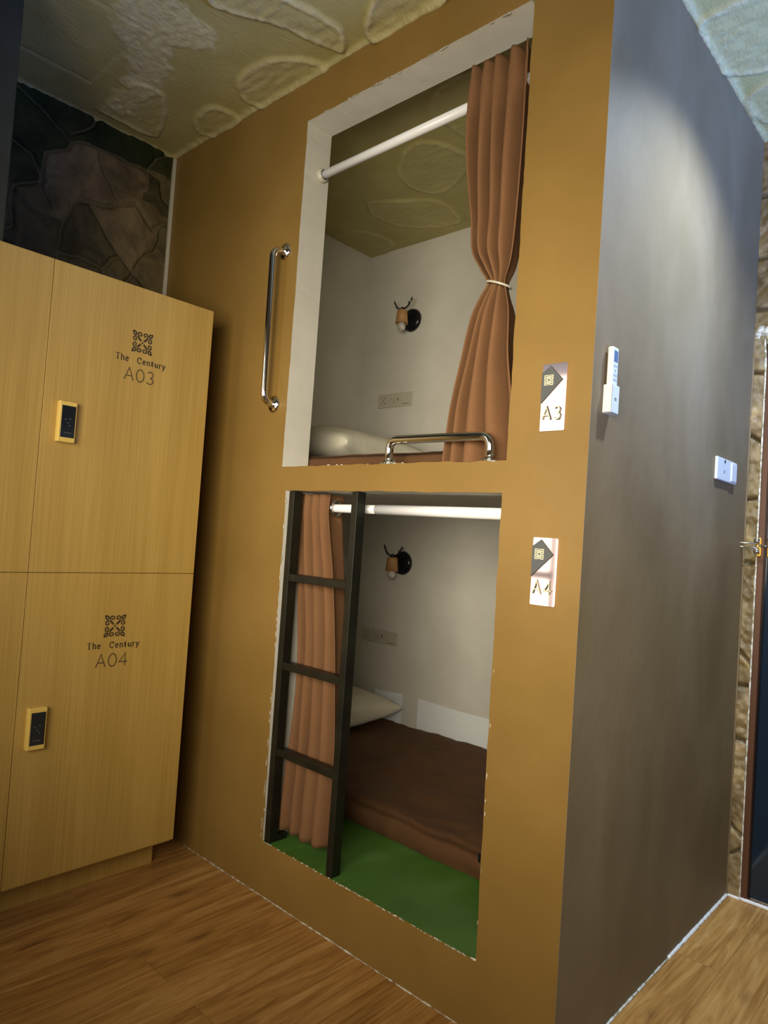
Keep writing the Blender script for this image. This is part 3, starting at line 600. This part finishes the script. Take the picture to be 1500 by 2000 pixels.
t = empty('curtain', (1.65, .07, 2.455), 'brown woven curtain tied at the middle, hanging at the right of the upper bunk', 'curtain', 'brown bunk curtains')
curtain(t, [(2.535, 1.545, 1.742, .024, .125, 1.15), (2.40, 1.545, 1.745, .024, .122, 1.2), (2.25, 1.560, 1.742, .030, .115, 1.35), (2.10, 1.582, 1.736, .038, .11, 1.5), (2.00, 1.595, 1.732, .036, .11, 1.6), (1.945, 1.624, 1.720, .042, .10, 1.5), (1.905, 1.643, 1.700, .052, .09, 1.3), (1.875, 1.625, 1.706, .05, .095, 1.5),
    (1.82, 1.605, 1.722, .04, .115, 1.8), (1.70, 1.580, 1.730, .038, .12, 2.0), (1.58, 1.550, 1.748, .042, .12, 2.0), (1.48, 1.532, 1.760, .048, .112, 1.9), (1.415, 1.525, 1.760, .048, .108, 1.8)], 4, 1.414, 2.535, 110, wav=.008, seed=5, zr=2.455)
bm = B(); n = 28; tube(bm, [(1.6715+.0345*math.cos(2*math.pi*i/n), .070+.030*math.sin(2*math.pi*i/n), 1.901-.012*math.cos(2*math.pi*i/n)) for i in range(n)], .0032, 8, closed=True); obj('tie_band', bm, 'plasticcream', t, smooth=True, label='cream cord tied round the cloth')
bm = B(); ring(bm, (1.748, .08, 2.455), .026, .005, (1, 0, 0)); obj('grommet', bm, 'chrome', t, smooth=True)
# ================= GRAB BARS =================
def bar_with_flanges(name, pts, r, fl, axis, label, group):
    c = Vector(fl[0]).lerp(Vector(fl[1]), .5); t = empty(name, c, label, 'grab bar', group)
    # round the bends
    out = [Vector(pts[0])]
    for i in range(1, len(pts)-1):
        a, b, c_ = Vector(pts[i-1]), Vector(pts[i]), Vector(pts[i+1]); rr = .032; p = b+(a-b).normalized()*rr; q = b+(c_-b).normalized()*rr
        for k in range(9): s = k/8; out.append(p.lerp(b, s).lerp(b.lerp(q, s), s))
    out.append(Vector(pts[-1])); bm = B(); tube(bm, out, r, 18); obj('bar', bm, 'chrome', t, smooth=True)
    for f in fl: bm = B(); lathe(bm, [(0, 0), (.029, 0), (.030, .003), (.022, .008), (r+.003, .009), (r+.002, .014), (r, .015)], f, axis, 26); obj('flange', bm, 'chrome', t, smooth=True)
bar_with_flanges('grab_bar', [(.819, 0, 2.165), (.819, -.052, 2.158), (.819, -.046, 1.632), (.819, 0, 1.627)], .0115, [(.819, 0, 2.165), (.819, 0, 1.627)], (0, -1, 0), 'long vertical chrome grab bar on the ochre wall left of the upper bunk', 'chrome grab bars')
bar_with_flanges('grab_bar', [(1.352, .026, ZS), (1.352, .022, ZS+.072), (1.708, .022, ZS+.070), (1.708, .026, ZS)], .0125, [(1.352, .027, ZS), (1.708, .027, ZS)], (0, 0, 1), 'short chrome rail standing on the sill of the upper bunk', 'chrome grab bars')
# ================= DOOR SIGNS =================
def sign(x0, x1, z0, z1, num, label, dx=0):
    t = empty('number_plate', ((x0+x1)/2, 0, (z0+z1)/2), label, 'sign', 'rose copper number plates'); w_, h_ = x1-x0, z1-z0
    fr = (Vector((x0, 0, z0)), Vector((1, 0, 0)), Vector((0, 0, 1)), Vector((0, -1, 0)))
    bm = B(); poly(bm, rrect(0, w_, 0, h_, .003, 3), .005, fr, .0005); obj('plate', bm, 'copper', t)
    bm = B(); poly(bm, [(0, .87*h_), (.33*w_, .97*h_), (.84*w_, .755*h_), (0, .42*h_)][:], .003, fr, .0056); obj('diamond_panel', bm, 'grey', t)
    bm = B(); s = .0122; cx_, cz_ = .30*w_, .755*h_
    for a in (-1, 1):
        for b in (-1, 1):
            q = lambda x, z: (cx_+a*x*s, cz_+b*z*s)
            ribbon(bm, [q(.14, .94), q(.9, .94), q(.9, .14), q(.3, .14), q(.3, .62), q(.62, .62), q(.62, .36)], .0017, .0012, fr, h0=.0086); ribbon(bm, [q(.14, .94), q(.14, .14)], .0015, .0012, fr, h0=.0086)
    obj('fret_emblem', bm, 'goldedge', t)
    bm = B(); hh = .030; wt = twidth(num, hh, 1, .12); text(bm, num, fr, .5*w_-wt/2+.0007, .17*h_-.0004, hh, .0040, .003, gap=.12, h0=.0055); nb = obj('number', bm, 'grey', t)  # grey offset copy under the number imitates its shadowed edges
    bm = B(); text(bm, num, fr, .5*w_-wt/2, .17*h_, hh, .0026, .001, gap=.12, h0=.0087); obj('number_face', bm, 'goldedge', nb)
sign(1.867, 1.932, 1.478, 1.641, 'A3', 'rose copper number plate A3 on the ochre pier beside the upper bunk')
sign(1.869, 1.935, 1.060, 1.221, 'A4', 'rose copper number plate A4 on the ochre pier beside the lower bunk')
# ================= REMOTE, HOLDER, SWITCH =================
t = empty('remote_holder', (X1, .078, 1.56), 'white plastic holder of the remote, fixed to the brown side wall', 'holder')
bm = B(); box(bm, X1, X1+.003, .058, .098, 1.525, 1.594); box(bm, X1+.02, X1+.023, .058, .098, 1.525, 1.594); box(bm, X1, X1+.023, .058, .061, 1.525, 1.594); box(bm, X1, X1+.023, .095, .098, 1.525, 1.594); box(bm, X1, X1+.023, .058, .098, 1.525, 1.529)
obj('shell', bm, 'plasticwhite', t, bevel=.0015)
fr = (Vector((X1+.0231, .078, 1.56)), Vector((0, 1, 0)), Vector((0, 0, 1)), Vector((1, 0, 0)))
bm = B(); ribbon(bm, [(-.006, .001), (-.002, .003), (.001, 0), (.005, .002)], .002, .0003, fr); ribbon(bm, [(-.006, -.002), (.006, -.0025)], .0012, .0003, fr); obj('logo', bm, 'grey', t)
t = empty('remote_control', (X1+.011, .078, 1.53), 'white air conditioner remote standing in its wall holder', 'remote control')
bm = B(); box(bm, X1+.004, X1+.0185, .062, .094, 1.530, 1.686); obj('case', bm, 'plasticwhite', t, bevel=.004, seg=3)
bm = B(); box(bm, X1+.0180, X1+.0190, .068, .088, 1.650, 1.677); obj('display', bm, 'lcd', t)
bm = B()
for z, k in ((1.640, 2), (1.629, 1), (1.618, 2), (1.607, 2)):
    for i in range(k):
        y = .078+(i-(k-1)/2)*.010; box(bm, X1+.0180, X1+.0189, y-.0032, y+.0032, z-.0028, z+.0028)
obj('buttons', bm, 'greyprint', t)
t = empty('wall_switch', (X1, .99, 1.495), 'white key card switch plate on the brown side wall near the door', 'switch')
bm = B(); box(bm, X1, X1+.010, .892, 1.100, 1.458, 1.533); obj('plate', bm, 'plasticwhite', t, bevel=.003)
bm = B(); box(bm, X1+.009, X1+.014, 1.035, 1.090, 1.464, 1.527); obj('card_slot', bm, 'plasticwhite', t, bevel=.002)
bm = B(); lathe(bm, [(0, 0), (.0065, 0), (.005, .0015), (0, .002)], (X1+.0098, .968, 1.523), (1, 0, 0), 12); obj('indicator', bm, 'black', t)
bm = B(); box(bm, X1+.0098, X1+.0104, .955, .972, 1.484, 1.494); obj('mark', bm, 'greyprint', t)
# ================= BUNK FITTINGS =================
def antler_lamp(x, z, label, flip=0):
    y = YB; t = empty('wall_lamp', (x, y, z), label, 'wall lamp', 'antler reading lamps in the bunks')
    bm = B(); lathe(bm, [(0, 0), (.060, 0), (.062, .004), (.058, .016), (.05, .022), (0, .025)], (x, y, z), (0, -1, 0), 32); obj('backplate', bm, 'black', t, smooth=True)
    sx_, sy_, sz_ = x+(.006 if not flip else .005), y-.092, z+.028
    bm = B(); tube(bm, [(x, y-.02, z+.01), (x, y-.055, z+.02), (sx_, sy_, sz_+.012)], .0075, 10); lathe(bm, [(0, 0), (.012, 0), (.013, .008), (.007, .016), (0, .018)], (sx_, sy_, sz_), (0, 0, 1), 14)
    obj('arm', bm, 'blackmetal', t, smooth=True)
    bm = B(); lathe(bm, [(0, 0), (.024, 0), (.026, -.004), (.033, -.070), (.031, -.070), (.024, -.006), (0, -.004)], (sx_, sy_, sz_), (0, 0, 1), 26); obj('lamp_shade', bm, 'woodlamp', t, smooth=True)
    bm = B(); lathe(bm, [(.010, 0), (.012, -.018), (.021, -.038), (.022, -.048), (.016, -.062), (0, -.067)], (sx_, sy_, sz_-.042), (0, 0, 1), 20); obj('bulb', bm, 'bulb', t, smooth=True)
    for s in (-1, 1):
        bm = B(); k = 1.0; o_ = Vector((sx_, sy_, sz_+.006)); a = [o_, o_+Vector((.022*s, 0, .004)), o_+Vector((.042*s, 0, .016)), o_+Vector((.054*s, 0, .038)), o_+Vector((.062*s, 0, .056))]
        tube(bm, a, [.004, .0042, .0042, .0038, .002], 8)
        tube(bm, [o_+Vector((.042*s, 0, .016)), o_+Vector((.044*s, -.008, .034))], [.0035, .0018], 7); tube(bm, [o_+Vector((.054*s, 0, .038)), o_+Vector((.068*s, .004, .044))], [.0035, .0018], 7)
        obj('antler', bm, 'black', t, smooth=True)
antler_lamp(.337, 2.345, 'antler lamp with wooden shade on the back wall of the upper bunk')
antler_lamp(.385, 1.065, 'antler lamp with wooden shade on the back wall of the lower bunk', 1)
def sockets(x0, x1, z0, z1, label):
    t = empty('socket_panel', ((x0+x1)/2, YB, (z0+z1)/2), label, 'socket', 'triple socket panels'); w_ = (x1-x0)/3
    fr = (Vector((x0, YB, z0)), Vector((1, 0, 0)), Vector((0, 0, 1)), Vector((0, -1, 0))); h_ = z1-z0
    for i in range(3):
        bm = B(); box(bm, x0+i*w_+.0008, x0+(i+1)*w_-.0008, YB-.010, YB, z0, z1); pl = obj('module', bm, 'plasticcream', t, bevel=.002)
        bm = B(); cx_, cz_ = (i+.5)*w_, h_/2
        if i == 0:
            for a in (-.009, .009): ribbon(bm, [(cx_+a-.003, cz_+.014), (cx_+a+.003, cz_+.014)], .0045, .0004, fr, h0=.0099)
            ribbon(bm, [(cx_, cz_+.004), (cx_, cz_-.004)], .004, .0004, fr, h0=.0099)
            for s in (-1, 1): ribbon(bm, [(cx_+s*.008, cz_-.010), (cx_+s*.014, cz_-.016)], .004, .0004, fr, h0=.0099)
            obj('socket_holes', bm, 'darkline', pl)
        elif i == 1:
            for s in (-1, 1): ribbon(bm, [(cx_-.014+s*.007, cz_+.006-s*.004), (cx_-.014+s*.007, cz_-.001-s*.004)], .003, .0004, fr, h0=.0099); ribbon(bm, [(cx_-.004+s*.007, cz_-.010), (cx_-.004+s*.007, cz_-.015)], .003, .0004, fr, h0=.0099)
            ribbon(bm, [(cx_, cz_+.008), (cx_+.006, cz_+.008)], .003, .0004, fr, h0=.0099); ribbon(bm, [(cx_+.024, cz_+.010), (cx_+.024, cz_-.006)], .006, .0004, fr, h0=.0099)
            obj('socket_holes', bm, 'thinline', pl)
        else:
            ribbon(bm, [(cx_-.026, cz_-.024), (cx_+.026, cz_-.024)], .0025, .0004, fr, h0=.0099); obj('rocker_line', bm, 'thinline', pl)
sockets(.133, .377, 1.889, 1.964, 'triple socket panel on the back wall of the upper bunk')
sockets(.128, .386, .634, .702, 'triple socket panel on the back wall of the lower bunk')
def slab(name, x0, x1, y0, y1, z0, z1, m, amp, seed, nx=70, ny=44, rb=.018):
    bm = B(); nzv = 5; nr = 4
    def P_(u, v, w_):
        x = x0+(x1-x0)*u; y = y0+(y1-y0)*v; z = z0+(z1-z0)*w_
        # round the top edges
        e = min(u*(x1-x0), (1-u)*(x1-x0), v*(y1-y0), (1-v)*(y1-y0))
        if w_ > .99 and e < rb: z -= rb-math.sqrt(max(0, rb*rb-(rb-e)**2))
        n_ = noise.noise(Vector((x*5+seed, y*9, z*4)))+.6*noise.noise(Vector((x*14, y*22+seed, z*10))); z += n_*amp*w_+amp*.55*w_*max(0, 1-abs(noise.noise(Vector((x*6+y*7+seed, y*3-x*4, 1))))*9)
        y += (noise.noise(Vector((x*7+seed, z*16, 3)))+.5*noise.noise(Vector((x*22+z*14, z*30, seed))))*amp*1.5*max(0, 1-v*(y1-y0)/.07)*(.35+.65*w_*(2-w_)); y -= (.010*math.sin(math.pi*min(1, w_*1.1)) if v == 0 else 0)
        return (x, y, z)
    top = [[bm.verts.new(P_(i/nx, (j/ny)**1.25, 1)) for i in range(nx+1)] for j in range(ny+1)]
    for j in range(ny):
        for i in range(nx): bm.faces.new((top[j][i], top[j][i+1], top[j+1][i+1], top[j+1][i]))
    side = [top[0]]+[[bm.verts.new(P_(i/nx, 0, 1-(k+1)/6*1.0 if k < 5 else 0)) for i in range(nx+1)] for k in range(6)]
    for k in range(6):
        for i in range(nx): bm.faces.new((side[k][i], side[k+1][i], side[k+1][i+1], side[k][i+1]))
    return obj(name, bm, m, smooth=True, keep=False)
def mattress(name, x0, x1, y0, y1, z0, z1, label, seed, amp):
    o = slab(name, x0, x1, y0, y1, z0, z1, 'sheet', amp, seed); tagit(o, label, 'mattress', 'brown sheeted bunk mattresses'); return o
mattress('mattress', .012, 1.88, .34, YB-.006, ZLB+.001, .262, 'thin mattress with creased dark brown sheet on the green floor of the lower bunk', 3, .011)
mattress('mattress', .012, 1.88, .128, YB-.006, ZS+.001, 1.464, 'thin mattress with brown sheet in the upper bunk', 8, .0025)
bm = B(); box(bm, 1.552, 1.575, .325, .338, .225, .262); tagit(obj('strap_tag', bm, 'black', bevel=.003), 'small black tag at the front edge of the lower mattress', 'tag')
def pillow(cx_, cy_, cz_, hx, hy, hz, rot, tilt, label, seed):
    bm = B(); n = 26; A = Matrix.Rotation(rot, 4, 'Z')@Matrix.Rotation(tilt[0], 4, 'X')@Matrix.Rotation(tilt[1], 4, 'Y'); rows = {}
    for s in (1, -1):
        for i in range(n+1):
            for j in range(n+1):
                u = -math.cos(math.pi*i/n); v = -math.cos(math.pi*j/n)
                if s < 0 and (i in (0, n) or j in (0, n)): rows[(s, i, j)] = rows[(1, i, j)]; continue
                hgt = ((1-u*u)*(1-v*v))**.34; pin = 1-.09*(1-abs(u)**2)*abs(v)**3; pin2 = 1-.09*(1-abs(v)**2)*abs(u)**3
                w_ = noise.noise(Vector((u*2.5+seed, v*2.5, s)))*.14+noise.noise(Vector((u*7+seed, v*3, s)))*.05
                p = Vector((u*hx*pin2, v*hy*pin, s*hz*hgt*(1+w_))); p = A@p; rows[(s, i, j)] = bm.verts.new(p+Vector((cx_, cy_, cz_)))
    for s in (1, -1):
        for i in range(n):
            for j in range(n): bm.faces.new([rows[(s, a, b)] for a, b in ((i, j), (i+1, j), (i+1, j+1), (i, j+1))])
    o = obj('pillow', bm, 'pillow', smooth=True); return tagit(o, label, 'pillow', 'cream bunk pillows')
pillow(.26, .84, .356, .245, .34, .085, .05, (0, .03), 'cream pillow lying on the dark mattress of the lower bunk', 2)
pillow(.52, .62, 1.564, .31, .30, .085, .05, (0, .06), 'cream pillow lying in the upper bunk', 6)
# white card on the left inner wall of the lower bunk
bm = B(); fr = (Vector((.0005, 1.20, 1.03)), Vector((0, 1, 0)), Vector((0, 0, 1)), Vector((1, 0, 0))); poly(bm, [(-.045, -.03), (-.02, .052), (.022, .03), (.03, -.04), (.0, -.06)], .006, fr)
tagit(obj('wall_card', bm, 'cardwhite', bevel=.001), 'small white card on the inner wall behind the ladder', 'card')
